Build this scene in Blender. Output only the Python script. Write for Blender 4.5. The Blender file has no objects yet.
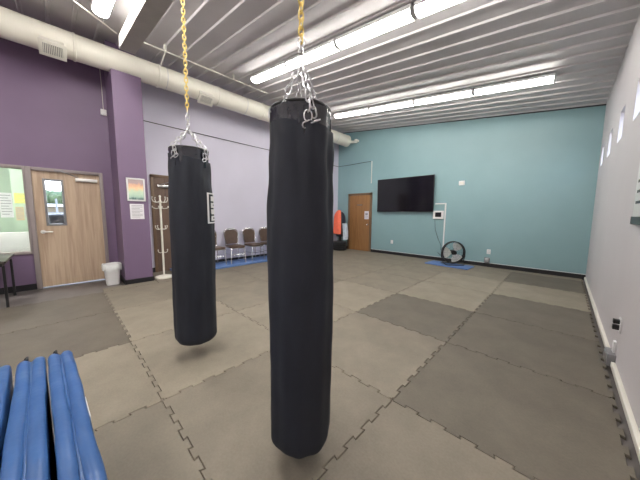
import bpy, bmesh, math, random
from mathutils import Vector, Matrix
random.seed(7)
PI = math.pi
S = bpy.context.scene
COL = S.collection
R = math.radians

# ------------------------------------------------------------------ render look
S.view_settings.view_transform = 'Standard'
S.view_settings.look = 'None'
S.view_settings.gamma = 1.0
S.view_settings.use_curve_mapping = False
S.view_settings.exposure = 0.95
S.cycles.use_denoising = True
S.cycles.max_bounces = 10
S.cycles.diffuse_bounces = 6
S.cycles.transparent_max_bounces = 16

# ------------------------------------------------------------------ materials
def nmat(name):
    m = bpy.data.materials.new(name); m.use_nodes = True
    nt = m.node_tree
    b = nt.nodes['Principled BSDF']
    return m, nt, b

def pbr(name, col, rough=0.6, metal=0.0, var=0.10, scale=6.0, bump=0.0, bscale=120.0, spec=0.5, stretch=None, detail=4.0, coat=0.0, emit=None):
    m, nt, b = nmat(name)
    tc = nt.nodes.new('ShaderNodeTexCoord')
    mp = nt.nodes.new('ShaderNodeMapping')
    nt.links.new(tc.outputs['Object'], mp.inputs['Vector'])
    if stretch: mp.inputs['Scale'].default_value = stretch
    no = nt.nodes.new('ShaderNodeTexNoise')
    no.inputs['Scale'].default_value = scale; no.inputs['Detail'].default_value = detail
    nt.links.new(mp.outputs['Vector'], no.inputs['Vector'])
    cr = nt.nodes.new('ShaderNodeValToRGB')
    cr.color_ramp.elements[0].position = 0.3; cr.color_ramp.elements[1].position = 0.7
    cr.color_ramp.elements[0].color = tuple(c*(1-var) for c in col)+(1,)
    cr.color_ramp.elements[1].color = tuple(min(1, c*(1+var)) for c in col)+(1,)
    nt.links.new(no.outputs['Fac'], cr.inputs['Fac'])
    nt.links.new(cr.outputs['Color'], b.inputs['Base Color'])
    b.inputs['Roughness'].default_value = rough
    b.inputs['Metallic'].default_value = metal
    b.inputs['Specular IOR Level'].default_value = spec
    b.inputs['Coat Weight'].default_value = coat
    if bump:
        n2 = nt.nodes.new('ShaderNodeTexNoise'); n2.inputs['Scale'].default_value = bscale; n2.inputs['Detail'].default_value = 3
        nt.links.new(mp.outputs['Vector'], n2.inputs['Vector'])
        bp = nt.nodes.new('ShaderNodeBump'); bp.inputs['Strength'].default_value = bump; bp.inputs['Distance'].default_value = 0.01
        nt.links.new(n2.outputs['Fac'], bp.inputs['Height']); nt.links.new(bp.outputs['Normal'], b.inputs['Normal'])
    if emit:
        b.inputs['Emission Color'].default_value = emit[0]+(1,); b.inputs['Emission Strength'].default_value = emit[1]
    return m

def wood(name, c1, c2, rough=0.45):
    m, nt, b = nmat(name)
    tc = nt.nodes.new('ShaderNodeTexCoord'); mp = nt.nodes.new('ShaderNodeMapping')
    mp.inputs['Scale'].default_value = (9, 9, 0.55)
    nt.links.new(tc.outputs['Object'], mp.inputs['Vector'])
    n1 = nt.nodes.new('ShaderNodeTexNoise'); n1.inputs['Scale'].default_value = 2.2; n1.inputs['Detail'].default_value = 8; n1.inputs['Distortion'].default_value = 1.2
    nt.links.new(mp.outputs['Vector'], n1.inputs['Vector'])
    w = nt.nodes.new('ShaderNodeTexWave'); w.inputs['Scale'].default_value = 1.1; w.inputs['Distortion'].default_value = 9; w.inputs['Detail'].default_value = 4
    nt.links.new(mp.outputs['Vector'], w.inputs['Vector'])
    mx = nt.nodes.new('ShaderNodeMath'); mx.operation = 'MULTIPLY_ADD'; mx.inputs[1].default_value = 0.35
    nt.links.new(w.outputs['Fac'], mx.inputs[0]); nt.links.new(n1.outputs['Fac'], mx.inputs[2])
    cr = nt.nodes.new('ShaderNodeValToRGB'); cr.color_ramp.elements[0].position = 0.35; cr.color_ramp.elements[1].position = 0.9
    cr.color_ramp.elements[0].color = c1+(1,); cr.color_ramp.elements[1].color = c2+(1,)
    nt.links.new(mx.outputs[0], cr.inputs['Fac']); nt.links.new(cr.outputs['Color'], b.inputs['Base Color'])
    b.inputs['Roughness'].default_value = rough
    return m

def glass(name, tint=(1, 1, 1), refl=0.07):
    m, nt, b = nmat(name); nt.nodes.remove(b)
    out = nt.nodes['Material Output']
    t = nt.nodes.new('ShaderNodeBsdfTransparent'); t.inputs['Color'].default_value = tint+(1,)
    g = nt.nodes.new('ShaderNodeBsdfGlossy'); g.inputs['Roughness'].default_value = 0.02
    mx = nt.nodes.new('ShaderNodeMixShader'); mx.inputs[0].default_value = refl
    nt.links.new(t.outputs[0], mx.inputs[1]); nt.links.new(g.outputs[0], mx.inputs[2]); nt.links.new(mx.outputs[0], out.inputs['Surface'])
    return m

def rubber(name, col):
    m, nt, b = nmat(name)
    tc = nt.nodes.new('ShaderNodeTexCoord')
    n1 = nt.nodes.new('ShaderNodeTexNoise'); n1.inputs['Scale'].default_value = 2.3; n1.inputs['Detail'].default_value = 6; n1.inputs['Roughness'].default_value = 0.65
    n2 = nt.nodes.new('ShaderNodeTexNoise'); n2.inputs['Scale'].default_value = 70; n2.inputs['Detail'].default_value = 3
    nt.links.new(tc.outputs['Object'], n1.inputs['Vector']); nt.links.new(tc.outputs['Object'], n2.inputs['Vector'])
    ad = nt.nodes.new('ShaderNodeMath'); ad.operation = 'MULTIPLY_ADD'; ad.inputs[1].default_value = 0.35
    nt.links.new(n2.outputs['Fac'], ad.inputs[0]); nt.links.new(n1.outputs['Fac'], ad.inputs[2])
    cr = nt.nodes.new('ShaderNodeValToRGB'); cr.color_ramp.elements[0].position = 0.42; cr.color_ramp.elements[1].position = 0.92
    cr.color_ramp.elements[0].color = tuple(c*0.80 for c in col)+(1,); cr.color_ramp.elements[1].color = tuple(c*1.22 for c in col)+(1,)
    nt.links.new(ad.outputs[0], cr.inputs['Fac']); nt.links.new(cr.outputs['Color'], b.inputs['Base Color'])
    b.inputs['Roughness'].default_value = 0.62; b.inputs['Specular IOR Level'].default_value = 0.35
    bp = nt.nodes.new('ShaderNodeBump'); bp.inputs['Strength'].default_value = 0.25; bp.inputs['Distance'].default_value = 0.004
    nt.links.new(n2.outputs['Fac'], bp.inputs['Height']); nt.links.new(bp.outputs['Normal'], b.inputs['Normal'])
    return m

def emitter(name, col, strength):
    m, nt, b = nmat(name)
    b.inputs['Base Color'].default_value = (0.9, 0.9, 0.88, 1)
    b.inputs['Emission Color'].default_value = col+(1,); b.inputs['Emission Strength'].default_value = strength
    return m

def art(name):
    m, nt, b = nmat(name)
    tc = nt.nodes.new('ShaderNodeTexCoord')
    sp = nt.nodes.new('ShaderNodeSeparateXYZ'); nt.links.new(tc.outputs['Generated'], sp.inputs[0])
    n = nt.nodes.new('ShaderNodeTexNoise'); n.inputs['Scale'].default_value = 5; n.inputs['Detail'].default_value = 4
    nt.links.new(tc.outputs['Generated'], n.inputs['Vector'])
    a = nt.nodes.new('ShaderNodeMath'); a.operation = 'MULTIPLY_ADD'; a.inputs[1].default_value = 0.35
    nt.links.new(n.outputs['Fac'], a.inputs[0]); nt.links.new(sp.outputs['Z'], a.inputs[2])
    cr = nt.nodes.new('ShaderNodeValToRGB')
    e = cr.color_ramp.elements
    e[0].position = 0.18; e[0].color = (0.10, 0.18, 0.17, 1); e[1].position = 1.15; e[1].color = (0.45, 0.35, 0.35, 1)
    for p, c in ((0.3, (0.42, 0.60, 0.50, 1)), (0.58, (0.60, 0.72, 0.55, 1)), (0.75, (0.85, 0.62, 0.36, 1)), (0.92, (0.72, 0.42, 0.30, 1))):
        x = e.new(p); x.color = c
    nt.links.new(a.outputs[0], cr.inputs['Fac']); nt.links.new(cr.outputs['Color'], b.inputs['Base Color'])
    b.inputs['Roughness'].default_value = 0.35
    return m

M = {}
M['teal'] = pbr('teal_paint', (0.235, 0.375, 0.40), 0.42, var=0.03, scale=1.5, bump=0.06, bscale=160)
M['purple'] = pbr('purple_paint', (0.178, 0.120, 0.205), 0.5, var=0.04, scale=1.2, bump=0.05, bscale=160)
M['lavender'] = pbr('lavender_paint', (0.64, 0.62, 0.74), 0.5, var=0.03, scale=1.2, bump=0.05, bscale=160)
M['offwall'] = pbr('pale_grey_paint', (0.60, 0.565, 0.585), 0.5, var=0.04, scale=1.0, bump=0.06, bscale=90)
M['deck'] = pbr('grey_ceiling_steel', (0.56, 0.54, 0.55), 0.5, metal=0.0, var=0.06, scale=1.5)
M['concrete'] = pbr('grey_floor_vinyl', (0.13, 0.115, 0.11), 0.55, var=0.12, scale=4)
M['beam'] = pbr('cream_beam_paint', (0.74, 0.72, 0.68), 0.5, var=0.04)
M['duct'] = pbr('cream_duct_paint', (0.80, 0.775, 0.69), 0.45, var=0.04, scale=3)
M['blackbase'] = pbr('black_vinyl_base', (0.012, 0.012, 0.015), 0.45, var=0.2)
M['greige'] = pbr('greige_frame_paint', (0.27, 0.23, 0.23), 0.45, var=0.04)
M['brownframe'] = pbr('brown_frame_paint', (0.17, 0.105, 0.06), 0.45, var=0.05)
M['oak'] = wood('oak_veneer', (0.41, 0.295, 0.21), (0.55, 0.425, 0.31))
M['oak2'] = wood('amber_oak_veneer', (0.23, 0.105, 0.035), (0.36, 0.185, 0.07))
M['brown'] = wood('brown_door_veneer', (0.115, 0.070, 0.05), (0.165, 0.105, 0.075))
M['cover'] = pbr('black_cloth_cover', (0.020, 0.023, 0.033), 0.7, var=0.18, scale=9, bump=0.35, bscale=22, spec=0.35, stretch=(1, 1, 0.35))
M['vinyl'] = pbr('black_vinyl', (0.016, 0.018, 0.028), 0.2, var=0.2, scale=8, bump=0.6, bscale=12, spec=0.8)
M['steel'] = pbr('galvanised_steel', (0.62, 0.62, 0.64), 0.28, metal=1.0, var=0.08, scale=40)
M['chrome'] = pbr('brushed_chrome', (0.72, 0.72, 0.73), 0.22, metal=1.0, var=0.04)
M['satin'] = pbr('satin_metal', (0.75, 0.74, 0.72), 0.45, metal=0.5, var=0.03)
M['yellow'] = pbr('yellow_chain_coating', (0.86, 0.66, 0.20), 0.38, var=0.08, scale=30)
M['bluemat'] = pbr('blue_vinyl', (0.034, 0.100, 0.275), 0.33, var=0.08, scale=3, bump=0.35, bscale=11)
M['bluefoam'] = pbr('blue_foam', (0.10, 0.185, 0.42), 0.55, var=0.08, scale=5)
M['white'] = pbr('white_plastic', (0.74, 0.74, 0.74), 0.4, var=0.03)
M['offwhite'] = pbr('ivory_metal', (0.72, 0.70, 0.63), 0.4, var=0.03)
M['black'] = pbr('black_plastic', (0.012, 0.012, 0.013), 0.4, var=0.15)
M['screen'] = pbr('dark_screen', (0.006, 0.006, 0.009), 0.12, var=0.1)
M['grey'] = pbr('grey_metal', (0.22, 0.22, 0.23), 0.4, var=0.06)
M['darkgrille'] = pbr('grey_grille', (0.20, 0.20, 0.20), 0.5, var=0.05)
M['seatbrown'] = pbr('brown_vinyl', (0.085, 0.050, 0.035), 0.4, var=0.12, scale=12)
M['orange'] = pbr('orange_fabric', (0.90, 0.17, 0.09), 0.6, var=0.08, scale=10)
M['navy'] = pbr('navy_vinyl', (0.012, 0.018, 0.035), 0.45, var=0.15)
M['cloth'] = pbr('pale_cloth', (0.55, 0.62, 0.72), 0.8, var=0.15, scale=9)
M['paper'] = pbr('white_paper', (0.74, 0.73, 0.76), 0.7, var=0.02)
M['ink'] = pbr('grey_ink', (0.30, 0.30, 0.33), 0.7, var=0.05)
M['yellowpaper'] = pbr('yellow_paper', (0.62, 0.62, 0.16), 0.7, var=0.05)
M['tanpaper'] = pbr('tan_paper', (0.52, 0.42, 0.27), 0.7, var=0.08)
M['greypaper'] = pbr('grey_paper', (0.42, 0.43, 0.45), 0.7, var=0.2, scale=30)
M['green'] = pbr('pale_green_paint', (0.42, 0.55, 0.43), 0.6, var=0.03)
M['asphalt'] = pbr('pale_paving', (0.12, 0.12, 0.11), 0.9, var=0.1, scale=1)
M['tanwall'] = pbr('tan_stucco', (0.17, 0.135, 0.085), 0.8, var=0.06)
M['leaf'] = pbr('green_foliage', (0.055, 0.085, 0.03), 0.8, var=0.4, scale=6)
M['bark'] = pbr('brown_bark', (0.10, 0.07, 0.05), 0.9, var=0.2)
M['carpaint'] = pbr('dark_car_paint', (0.02, 0.022, 0.028), 0.25, var=0.05)
M['bagliner'] = pbr('white_bin_liner', (0.76, 0.78, 0.78), 0.35, var=0.05, scale=14, bump=0.3, bscale=18)
M['tabletop'] = pbr('dark_laminate', (0.045, 0.040, 0.035), 0.35, var=0.1)
M['tubelight'] = emitter('lit_diffuser', (1.0, 0.965, 0.90), 19.0)
M['glass'] = glass('clear_glass')
M['art'] = art('painted_print')
M['mat_light'] = rubber('rubber_light_taupe', (0.232, 0.202, 0.158))
M['mat_mid'] = rubber('rubber_taupe', (0.192, 0.167, 0.131))
M['mat_dark'] = rubber('rubber_dark_taupe', (0.128, 0.111, 0.088))

# ------------------------------------------------------------------ mesh helpers
class MB:
    def __init__(s): s.bm = bmesh.new()
    def box(s, x0, y0, z0, x1, y1, z1, bev=0.0, seg=2, mat=None):
        r = bmesh.ops.create_cube(s.bm, size=1.0)
        vs = r['verts']
        c = Vector(((x0+x1)/2, (y0+y1)/2, (z0+z1)/2)); d = Vector((abs(x1-x0), abs(y1-y0), abs(z1-z0)))
        for v in vs: v.co = Vector((v.co.x*d.x, v.co.y*d.y, v.co.z*d.z)) + c
        if bev > 0:
            es = list({e for v in vs for e in v.link_edges})
            rr = bmesh.ops.bevel(s.bm, geom=es, offset=bev, segments=seg, profile=0.5, affect='EDGES')
            vs = list({v for f in rr['faces'] for v in f.verts} | {v for v in vs if v.is_valid})
        if mat is not None:
            for v in vs: v.co = mat @ v.co
        return s
    def ring(s, pts): return [s.bm.verts.new(p) for p in pts]
    def skin(s, rings, closed=True, cap0=False, cap1=False, loop=False):
        n = len(rings)
        rng = range(n) if loop else range(n-1)
        for i in rng:
            a, b = rings[i], rings[(i+1) % n]; k = len(a)
            for j in range(k if closed else k-1):
                try: s.bm.faces.new((a[j], a[(j+1) % k], b[(j+1) % k], b[j]))
                except ValueError: pass
        if cap0: s.bm.faces.new(list(reversed(rings[0])))
        if cap1: s.bm.faces.new(rings[-1])
        return s
    def lathe(s, prof, seg=32, c=(0, 0, 0), fn=None, cap0=True, cap1=True):
        rings = []
        for (r, z) in prof:
            rg = []
            for j in range(seg):
                a = 2*PI*j/seg
                rr = max(r + (fn(a, z, r) if fn else 0), 1e-4)
                rg.append((c[0]+rr*math.cos(a), c[1]+rr*math.sin(a), c[2]+z))
            rings.append(s.ring(rg))
        return s.skin(rings, True, cap0, cap1)
    def tube(s, path, r, seg=8, loop=False, caps=True):
        P = [Vector(p) for p in path]; n = len(P); rings = []
        up = None
        for i in range(n):
            if loop: t = P[(i+1) % n]-P[i-1]
            else: t = P[min(i+1, n-1)]-P[max(i-1, 0)]
            t.normalize()
            if up is None:
                up = Vector((0, 0, 1)) if abs(t.z) < 0.9 else Vector((1, 0, 0))
            u = (up - t*up.dot(t))
            if u.length < 1e-5: u = t.orthogonal()
            u.normalize(); w = t.cross(u); up = u
            rr = r[i] if isinstance(r, (list, tuple)) else r
            rings.append(s.ring([P[i]+(u*math.cos(2*PI*k/seg)+w*math.sin(2*PI*k/seg))*rr for k in range(seg)]))
        return s.skin(rings, True, caps and not loop, caps and not loop, loop)
    def cyl(s, p0, p1, r, seg=16): return s.tube([p0, p1], r, seg)
    def prism(s, pts, ax, d0, d1):
        def mk(p, d):
            return {'x': (d, p[0], p[1]), 'y': (p[0], d, p[1]), 'z': (p[0], p[1], d)}[ax]
        a = s.ring([mk(p, d0) for p in pts]); b = s.ring([mk(p, d1) for p in pts])
        return s.skin([a, b], True, True, True)
    def torus(s, c, nrm, R_, r, seg=32, k=8):
        nrm = Vector(nrm).normalized(); u = nrm.orthogonal().normalized(); w = nrm.cross(u); c = Vector(c)
        return s.tube([c+(u*math.cos(2*PI*i/seg)+w*math.sin(2*PI*i/seg))*R_ for i in range(seg)], r, k, loop=True)
    def link(s, c, d, side, L, Wd, r, k=6, n=5):
        d = Vector(d).normalized(); side = Vector(side); side = (side-d*side.dot(d)).normalized(); c = Vector(c)
        h = L/2-Wd/2; pts = []
        for i in range(n+1):
            a = PI*i/n; pts.append(c+d*(h+math.sin(a)*Wd/2)+side*(math.cos(a)*Wd/2))
        for i in range(n+1):
            a = PI*i/n; pts.append(c-d*(h+math.sin(a)*Wd/2)-side*(math.cos(a)*Wd/2))
        return s.tube(pts, r, k, loop=True)
    def chain(s, path, pitch, Wd, r, L=None):
        L = L or pitch+2.6*r
        P = [Vector(p) for p in path]
        seglen = [(P[i+1]-P[i]).length for i in range(len(P)-1)]; tot = sum(seglen); n = max(1, round(tot/pitch))
        for i in range(n):
            t = (i+0.5)/n*tot; j = 0
            while j < len(seglen)-1 and t > seglen[j]: t -= seglen[j]; j += 1
            d = (P[j+1]-P[j]).normalized(); c = P[j]+d*t
            o = d.orthogonal().normalized(); o2 = d.cross(o)
            q = R(35)
            s1 = o*math.cos(q)+o2*math.sin(q); s2 = d.cross(s1)
            s.link(c, d, s1 if i % 2 else s2, L, Wd, r)
        return s
    def xf(s, mat):
        bmesh.ops.transform(s.bm, matrix=mat, verts=s.bm.verts); return s
    def build(s, name, mat, parent=None, loc=(0, 0, 0), rz=0, sharp=38):
        bmesh.ops.recalc_face_normals(s.bm, faces=s.bm.faces)
        me = bpy.data.meshes.new(name); s.bm.to_mesh(me); s.bm.free()
        me.polygons.foreach_set('use_smooth', [True]*len(me.polygons))
        me.set_sharp_from_angle(angle=R(sharp))
        me.materials.append(M[mat] if isinstance(mat, str) else mat)
        o = bpy.data.objects.new(name, me); COL.objects.link(o)
        o.location = loc; o.rotation_euler = (0, 0, rz)
        if parent: o.parent = parent
        return o

def thing(name, label, cat, loc=(0, 0, 0), rz=0, group=None, kind=None):
    o = bpy.data.objects.new(name, None); COL.objects.link(o)
    o.location = loc; o.rotation_euler = (0, 0, rz); o.empty_display_size = 0.1
    if label: o['label'] = label
    if cat: o['category'] = cat
    if group: o['group'] = group
    if kind: o['kind'] = kind
    return o
def tag(o, label, cat, group=None):
    o['label'] = label; o['category'] = cat
    if group: o['group'] = group
    return o
def struct(o, label=None):
    o['kind'] = 'structure'
    if label: o['label'] = label
    return o
def dup(root, loc, rz, label):
    r = root.copy(); COL.objects.link(r); r.location = loc; r.rotation_euler = (0, 0, rz); r['label'] = label
    for ch in list(root.children):
        c = ch.copy(); COL.objects.link(c); c.parent = r
        for g in list(ch.children):
            d = g.copy(); COL.objects.link(d); d.parent = c
    return r
def B(*a, **k): return MB().box(*a, **k)

# ------------------------------------------------------------------ room numbers (metres; teal wall at y=0, purple wall at x=0)
W = 7.29; YB = -11.4; HL = 4.672; HR = 3.747; SL = (HR-HL)/W; FZ = -0.02
def ceil(x): return HL+SL*x

# ------------------------------------------------------------------ camera (solved from the photo's vanishing points)
def camera():
    cam = bpy.data.cameras.new('camera'); o = bpy.data.objects.new('camera', cam); COL.objects.link(o)
    cam.sensor_width = 36; cam.lens = 251.065/640*36; cam.clip_start = 0.02; cam.clip_end = 300
    r = Vector((0.71726208, 0.69674468, 0.00905303)); u = Vector((-0.07841082, 0.0677965, 0.99461318)); f = Vector((-0.69237768, 0.71410818, -0.10326018))
    m = Matrix((r, u, -f)).transposed().to_4x4(); m.translation = Vector((6.8531, -8.1166, 1.4036))
    o.matrix_world = m; S.camera = o
camera()

# ------------------------------------------------------------------ world: pale bright sky
wd = bpy.data.worlds.new('sky'); S.world = wd; wd.use_nodes = True
nt = wd.node_tree; bg = nt.nodes['Background']
tc = nt.nodes.new('ShaderNodeTexCoord'); sp = nt.nodes.new('ShaderNodeSeparateXYZ'); cr = nt.nodes.new('ShaderNodeValToRGB')
nt.links.new(tc.outputs['Generated'], sp.inputs[0]); nt.links.new(sp.outputs['Z'], cr.inputs['Fac']); nt.links.new(cr.outputs['Color'], bg.inputs['Color'])
cr.color_ramp.elements[0].color = (0.86, 0.93, 1.0, 1); cr.color_ramp.elements[1].color = (0.40, 0.62, 1.0, 1)
bg.inputs['Strength'].default_value = 4.5

# ------------------------------------------------------------------ shell
struct(B(-0.12, YB-0.12, FZ-0.1, W+0.15, 0.12, FZ).build('floor', 'concrete'))
TOP = 4.95
struct(B(-0.25, 0, FZ, W+0.15, 0.12, TOP).build('wall_back', 'teal'), 'teal painted wall carrying the television')
struct(B(-0.25, YB-0.12, FZ, W+0.15, YB, TOP).build('wall_rear', 'offwall'))
# right wall with a row of small high windows
WZ0, WZ1 = 2.41, 2.82
wins = [(-0.36-0.39, -0.36), (-1.50-0.39, -1.50), (-2.68-0.40, -2.68), (-3.82-0.40, -3.82)]
m = MB(); WT = 0.14
m.box(W, YB, FZ, W+WT, 0, WZ0); m.box(W, YB, WZ1, W+WT, 0, TOP)
ys = [0.0]+[v for a, b in wins for v in (b, a)]+[YB]
for i in range(0, len(ys), 2): m.box(W, ys[i+1], WZ0, W+WT, ys[i], WZ1)
struct(m.build('wall_right', 'offwall'), 'pale grey painted wall with a row of small high windows')
for i, (a, b) in enumerate(wins):
    w = thing('window_%d' % (i+1), None, None, (W, (a+b)/2, WZ0), kind='structure')
    h = (b-a)/2; H = WZ1-WZ0
    f = MB(); x0, x1 = 0.075, 0.115
    f.box(x0, -h, 0, x1, -h+0.025, H).box(x0, h-0.025, 0, x1, h, H).box(x0, -h, 0, x1, h, 0.025).box(x0, -h, H-0.025, x1, h, H)
    f.build('window_frame', 'white', w); B(0.092, -h+0.02, 0.02, 0.098, h-0.02, H-0.02).build('window_pane', 'glass', w)

# left wall: purple stretch with door and sidelight, lavender stretch beyond the pillar
PY0, PY1 = -7.31, -6.86       # pillar
D0, D1 = -8.50, -7.46         # door opening incl. frame
SW0 = -9.55                   # sidelight opening
LT = 0.12
m = MB()
m.box(-LT, D1, FZ, 0, PY1, TOP)
m.box(-LT, SW0, 2.19, 0, D1, TOP)
m.box(-LT, SW0, FZ, 0, D0, 0.64)
m.box(-LT, YB, FZ, 0, SW0, TOP)
struct(m.build('wall_left', 'purple'), 'purple painted wall with the oak door')
struct(B(-LT, PY1, FZ, 0, 0, TOP).build('wall_far_left', 'lavender'), 'pale lavender wall behind the row of chairs')
m = MB(); m.box(0, PY0, FZ, 0.81, PY1, 3.965); m.box(0, PY0, 3.965, 0.40, PY1, TOP)
struct(m.build('pillar', 'purple'), 'square purple pillar beside the white bin')
B(0.0, PY0-0.012, FZ, 0.822, PY0, 0.085).box(0.81, PY0-0.012, FZ, 0.822, PY1+0.012, 0.085).box(0, PY1, FZ, 0.822, PY1+0.012, 0.085).build('baseboard_pillar', 'blackbase')['kind'] = 'structure'
struct(B(0, YB, FZ, 0.012, D0, 0.09).build('baseboard_left', 'blackbase'))
struct(B(0, D1, FZ, 0.012, PY0-0.012, 0.09).build('baseboard_near_bin', 'blackbase'))
struct(B(0, PY1+0.012, FZ, 0.012, -6.63, 0.11).box(0, -5.55, FZ, 0.012, -0.014, 0.11).build('baseboard_far_left', 'blackbase'))
struct(B(1.68, -0.014, FZ, W, 0, 0.10).box(0, -0.014, FZ, 0.55, 0, 0.10).build('baseboard_back', 'blackbase'))
struct(B(1.68, -0.006, 0.10, W, 0, 0.112).build('trim_3', 'white'))

# corrugated steel ceiling: ribs run along x, slope down to the right wall
prof = []
P = 0.3055; y = -0.02
prof.append((0.05, 0))
yc = -0.10
edge = [0.05]
while yc > YB:
    for dy, dz in ((0.030, 0), (0.016, -0.024), (-0.016, -0.024), (-0.030, 0)): prof.append((yc+dy, dz))
    yc -= P
prof.append((YB-0.05, 0))
m = MB()
ra = m.ring([(-0.1, y_, ceil(-0.1)+z_) for y_, z_ in prof]); rb = m.ring([(W+0.1, y_, ceil(W+0.1)+z_) for y_, z_ in prof])
ta = m.ring([(-0.1, y_, ceil(-0.1)+z_+0.12) for y_, z_ in ((0.05, 0), (YB-0.05, 0))]); tb = m.ring([(W+0.1, y_, ceil(W+0.1)+z_+0.12) for y_, z_ in ((0.05, 0), (YB-0.05, 0))])
for i in range(len(ra)-1): m.bm.faces.new((ra[i], ra[i+1], rb[i+1], rb[i]))
m.bm.faces.new((ta[0], ta[1], tb[1], tb[0]))
struct(m.build('ceiling', 'deck', sharp=20), 'grey corrugated steel ceiling')
m = MB(); m.prism([(0, ceil(0)), (W, ceil(W)), (W, ceil(W)-0.028), (0, ceil(0)-0.028)], 'y', -0.03, 0)
struct(m.build('trim_1', 'blackbase'))
# painted steel beam the bags hang from
BD = 0.45; BY0, BY1 = -7.27, -7.06
def bbot(x): return ceil(x)-BD
m = MB(); x0, x1 = 1.45, W
m.prism([(x0, bbot(x0)), (x1, bbot(x1)), (x1, bbot(x1)+0.20), (x0, bbot(x0)+0.20)], 'y', BY0+0.005, BY1-0.005)
for zz in (0.0, 0.03):
    pass
m.prism([(x0, bbot(x0)), (x1, bbot(x1)), (x1, bbot(x1)+0.03), (x0, bbot(x0)+0.03)], 'y', BY0, BY1)
struct(m.build('beam', 'beam'), 'cream painted steel beam under the ceiling')

# ------------------------------------------------------------------ door 1 (oak, glass lite) with sidelight
d = thing('door_1', 'oak door with a narrow glass lite in the purple wall', None, (0, D0, 0), kind='structure')
f = MB(); fx = 0.035
f.box(-LT, 0, FZ, fx, 0.07, 2.19, 0.006).box(-LT, 0.984, FZ, fx, 1.04, 2.19, 0.006).box(-LT, 0.0705, 2.13, fx, 0.9835, 2.19, 0.002)
f.build('door_frame', 'greige', d)
ly0, ly1, lz0, lz1 = -8.275-D0, -8.065-D0, 1.17, 1.97
m = MB(); a0, a1 = 0.07, 0.984; sx0, sx1 = -0.055, -0.01
m.box(sx0, a0, 0.0, sx1, ly0, 2.13).box(sx0, ly1, 0.0, sx1, a1, 2.13).box(sx0, ly0, 0.0, sx1, ly1, lz0).box(sx0, ly0, lz1, sx1, ly1, 2.13)
m.build('door_leaf', 'oak', d)
m = MB(); t = 0.03
m.box(sx0-.01, ly0-t, lz0-t, sx1+.012, ly0+.004, lz1+t, .003).box(sx0-.01, ly1-.004, lz0-t, sx1+.012, ly1+t, lz1+t, .003).box(sx0-.01, ly0, lz0-t, sx1+.012, ly1, lz0+.004, .003).box(sx0-.01, ly0, lz1-.004, sx1+.012, ly1, lz1+t, .003)
lf = m.build('lite_frame', 'grey', d); B(-0.036, ly0, lz0, -0.030, ly1, lz1).build('lite_pane', 'glass', lf)
m = MB(); hz, hy = 1.03, 0.145
m.tube([(-0.012, hy, hz), (0.012, hy, hz)], 0.034, 20).cyl((0.01, hy, hz), (0.055, hy, hz), 0.012).tube([(0.055, hy, hz), (0.062, hy+0.03, hz), (0.06, hy+0.08, hz-0.002), (0.055, hy+0.125, hz-0.004)], [0.013, 0.012, 0.011, 0.009], 10)
m.build('lever_handle', 'satin', d)
m = MB(); m.box(-0.01, 0.63, 1.985, 0.055, 0.95, 2.045, 0.008)
c = m.build('door_closer', 'satin', d)
m = MB(); m.tube([(0.03, 0.68, 2.05), (0.10, 0.56, 2.10), (0.045, 0.42, 2.155)], 0.008, 8).box(0.03, 0.36, 2.14, 0.05, 0.48, 2.17); m.build('closer_arm', 'grey', c)

s = thing('window_5', None, None, (0, SW0, 0.64), kind='structure')
L = D0-SW0; Hs = 2.19-0.64
f = MB(); f.box(-LT, 0.0505, 0, fx, L-0.0305, 0.045, 0.002).box(-LT, 0.0505, Hs-0.05, fx, L-0.0305, Hs, 0.002).box(-LT, 0, 0, fx, 0.05, Hs, 0.002).box(-LT, L-0.03, 0, fx, L-0.001, Hs, 0.002)
f.build('window_frame', 'greige', s); B(-0.06, 0.04, 0.03, -0.054, L-0.02, Hs-0.03).build('window_pane', 'glass', s)

# room seen through the sidelight
RX = -2.75
struct(B(RX-0.1, -11.0, FZ-0.08, -LT, -8.43, FZ).build('floor_side_room', 'concrete'))
struct(B(RX-0.1, -11.0, 2.75, -LT, -8.40, 2.85).build('ceiling_side_room', 'white'))
m = MB(); m.box(RX-0.1, -11.0, FZ, RX, -8.40, 2.75).box(RX, -8.50, FZ, -LT, -8.42, 2.75).box(RX, -11.0, FZ, -LT, -10.9, 2.75).box(RX, -8.83, FZ, -1.9, -8.50, 2.75)
struct(m.build('wall_side_room', 'green'))
q = thing('added_ceiling_lamp', 'added unseen flat ceiling lamp to light the green room behind the sidelight', 'light', (-1.0, -9.6, 2.72))  # lamp out of view, added to light the side room
B(-0.3, -0.6, 0, 0.3, 0.6, 0.03).build('lamp_housing', 'white', q); B(-0.27, -0.57, -0.012, 0.27, 0.57, 0).build('diffuser', emitter('added_side_room_lamp', (1, 0.98, 0.92), 23.0), q)
m = MB(); m.box(-1.66, -10.0, FZ, -1.48, -8.51, 0.955, 0.01)
tag(m.build('counter', 'white'), 'white half-height counter front behind the sidelight glass', 'counter')
def sheet(name, x, y0, z0, y1, z1, mt, label, cat='paper', lines=0, group=None):
    o = thing(name, label, cat, (x, (y0+y1)/2, z0), group=group)
    h = (y1-y0)/2
    B(0.001, -h, 0, 0.006, h, z1-z0).build('sheet', mt, o)
    if lines:
        m = MB()
        for i in range(lines):
            zz = (z1-z0)*(0.12+0.76*i/max(1, lines-1))
            m.box(0.006, -h*0.78, zz, 0.0072, h*(0.78 if i % 3 else 0.4), zz+(z1-z0)*0.028)
        m.build('printed_lines', 'ink', o)
    return o
sheet('wall_poster', -1.9, -8.80, 1.58, -8.515, 1.80, 'yellowpaper', 'yellow notice on the green wall seen through the sidelight', 'notice', 3)
sheet('notice', -1.9, -8.80, 1.20, -8.68, 1.50, 'tanpaper', 'tan sheet under the yellow notice behind the sidelight', 'notice', 7)
sheet('notice', -1.9, -8.665, 1.27, -8.515, 1.54, 'greypaper', 'grey printed sheet under the yellow notice, beside the door post', 'notice', 5)
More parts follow.
